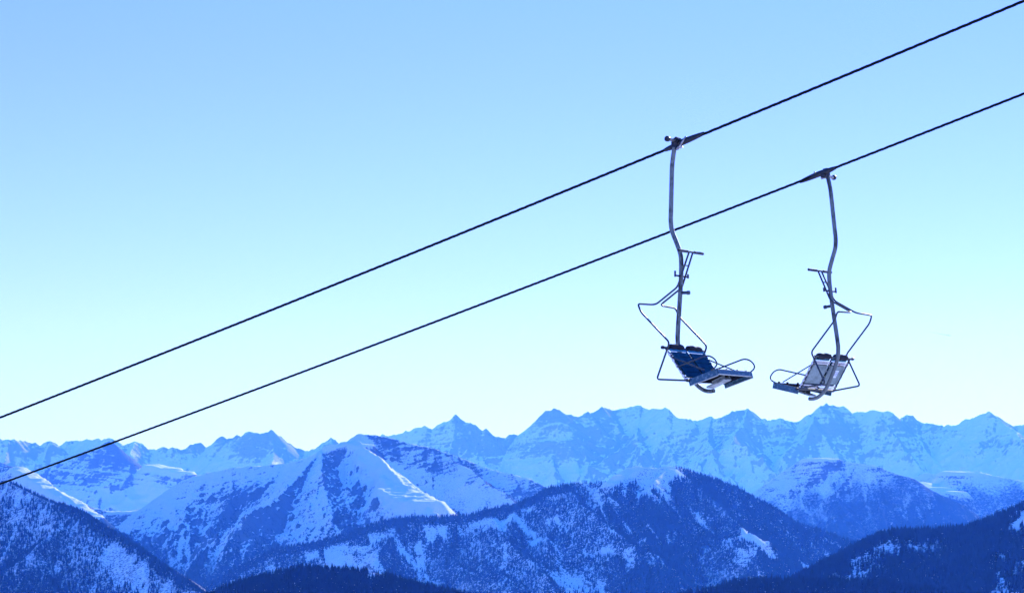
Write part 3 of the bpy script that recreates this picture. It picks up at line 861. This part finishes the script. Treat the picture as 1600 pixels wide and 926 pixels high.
# ---- spruces one can tell apart along the crest of the right ridge
def spruce(loc, h, seed):
    r = random.Random(seed)
    root = empty('spruce_tree', loc)
    mb = MB(); tube(mb, [(0, 0, -1), (0, 0, h * .5), (r.uniform(-.1, .1), 0, h * .97)], .2, 6, [h * .018, h * .011, h * .002])
    mb.build('trunk', M['bark'], root)
    mb = MB()
    n = 11
    for k in range(n):
        t = k / (n - 1)
        z = h * (.10 + .86 * t); R_ = h * .21 * (1 - t) ** .85 * r.uniform(.8, 1.15) + h * .012
        sg = 9
        vs = [(0, 0, z + h * .085 * (1.15 - t))]
        for q in range(sg * 2):
            a = q * math.pi / sg + r.uniform(-.15, .15)
            rr = R_ * (r.uniform(.75, 1.2) if q % 2 == 0 else r.uniform(.35, .55))
            vs.append((math.cos(a) * rr, math.sin(a) * rr, z - (h * .035 if q % 2 == 0 else 0) + r.uniform(-.01, .01) * h))
        mb.add(vs, [(0, 1 + q, 1 + (q + 1) % (sg * 2)) for q in range(sg * 2)])
    mb.build('crown', LF1, root)
    return root
M['bark'] = worn('spruce_bark', (.06, .045, .035), (.03, .022, .018), 4, .5, .9)
rs = random.Random(7)
protos = [spruce((0, 0, 0), 1 * hh, 20 + k) for k, hh in enumerate((19, 16, 21, 14))]
used = set()
cells = []
x = 1345.0
while x < 1600:
    cells.append(x); x += rs.uniform(3.5, 8.5)
tg = 'single spruces standing out along the crest of the dark right ridge'
for k, x in enumerate(cells):
    j = int(np.argmin(np.abs(G_nr['X'][0] - (x - CX) / FPX * 6400)))
    i = int(np.argmax(G_nr['H'][:, j] / G_nr['Y'][:, j]))
    p = k % 4
    t = protos[p] if p not in used else copy_tree(protos[p]); used.add(p)
    t.location = (float(G_nr['X'][i, j]), float(G_nr['Y'][i, j]), float(G_nr['H'][i, j]) - .5)
    s = rs.uniform(.75, 1.2)
    t.scale = (s, s, s); t.rotation_euler = (0, 0, rs.uniform(0, 6.28))
    tag(t, 'slim dark spruce in the tree line along the crest of the dark right ridge', 'spruce tree', tg)

# ---- valley floor and the slope under the chairlift
def snow_mat():
    m, N, L, bs = mat_new('piste_snow')
    geo = N.new('ShaderNodeNewGeometry')
    n = N.new('ShaderNodeTexNoise'); n.inputs['Scale'].default_value = .6; n.inputs['Detail'].default_value = 8
    L.new(geo.outputs['Position'], n.inputs[0])
    b = N.new('ShaderNodeBump'); b.inputs['Distance'].default_value = .15; b.inputs['Strength'].default_value = .6
    L.new(n.outputs[0], b.inputs['Height']); L.new(b.outputs[0], bs.inputs['Normal'])
    bs.inputs['Base Color'].default_value = (.82, .84, .87, 1); bs.inputs['Roughness'].default_value = .75
    return m
a = np.concatenate([np.linspace(-60000, -3000, 20), np.linspace(-2800, 2800, 30), np.linspace(3000, 60000, 20)])
bb = np.concatenate([np.linspace(-1500, 40000, 60), [60000, 90000]])
X, Y = np.meshgrid(a, bb)
Z = -1000 + 40 * fbm(X / 2500, Y / 2500, 5, 4)
i, j = np.meshgrid(np.arange(X.shape[0] - 1), np.arange(X.shape[1] - 1), indexing='ij'); nc = X.shape[1]
F_ = np.stack([i * nc + j, i * nc + j + 1, (i + 1) * nc + j + 1, (i + 1) * nc + j], -1).reshape(-1, 4)
g = link(bpy.data.objects.new('valley_floor', np_mesh('valley_floor', np.stack([X, Y, Z], -1).reshape(-1, 3), F_, MNR)))
tag(g, kind='structure')
a = np.arange(-420, 421, 6.0); bb = np.concatenate([np.arange(-120, 400, 6.0), np.arange(400, 2600, 40.0)])
X, Y = np.meshgrid(a, bb)
sx = X * F1.x + Y * F1.y
Z = -2.4 + .265 * np.clip(sx, -330, 80) + .6 * np.clip(sx + 330, -1e4, 0) - .5 * np.clip(Y - 330, 0, 1e4) + 1.6 * (fbm(X / 40, Y / 40, 3, 4) - .5) * sstep(np.hypot(X, Y), 4, 30)
Z = np.maximum(Z, -1050)
i, j = np.meshgrid(np.arange(X.shape[0] - 1), np.arange(X.shape[1] - 1), indexing='ij'); nc = X.shape[1]
F_ = np.stack([i * nc + j, i * nc + j + 1, (i + 1) * nc + j + 1, (i + 1) * nc + j], -1).reshape(-1, 4)
g = link(bpy.data.objects.new('snow_slope', np_mesh('snow_slope', np.stack([X, Y, Z], -1).reshape(-1, 3), F_, snow_mat())))
tag(g, kind='structure')

# ---- air
mb = MB()
HT = 1780
slab(mb, (0, 21000, (HT - 1260) / 2), (26000, 0, 0), (0, 23000, 0), (0, 0, (HT + 1260) / 2))
m = bpy.data.materials.new('air'); m.use_nodes = True
N, L = m.node_tree.nodes, m.node_tree.links
N.clear()
o_ = N.new('ShaderNodeOutputMaterial'); v_ = N.new('ShaderNodeVolumePrincipled')
v_.inputs['Color'].default_value = HAZE_COL
v_.inputs['Absorption Color'].default_value = (1, 1, 1, 1)
v_.inputs['Density'].default_value = HAZE_DEN
v_.inputs['Anisotropy'].default_value = HAZE_G
L.new(v_.outputs[0], o_.inputs['Volume'])
hz = mb.build('haze', m)
tag(hz, 'pale blue air filling the valleys', None, None, 'stuff')

# ---- short contrail far away in the sky
mb = MB()
c_ = ray(1472, 522); c_ = c_ / c_.y * 52000
ps = [c_ + Vector((t * 190, 0, -t * 32)) for t in np.linspace(-1, 1, 15)]
tube(mb, ps, 10, 10, [2 + 13 * (.5 + .5 * t) ** .8 if t < .95 else 5 for t in np.linspace(-1, 1, 15)])
m = bpy.data.materials.new('ice_trail'); m.use_nodes = True
N, L = m.node_tree.nodes, m.node_tree.links
bs = N['Principled BSDF']; bs.inputs['Base Color'].default_value = (.9, .9, .9, 1); bs.inputs['Roughness'].default_value = 1
bs.inputs['Alpha'].default_value = .35
ct = mb.build('contrail', m)
tag(ct, 'short faint white contrail streak in the sky right of the chairs', 'contrail')
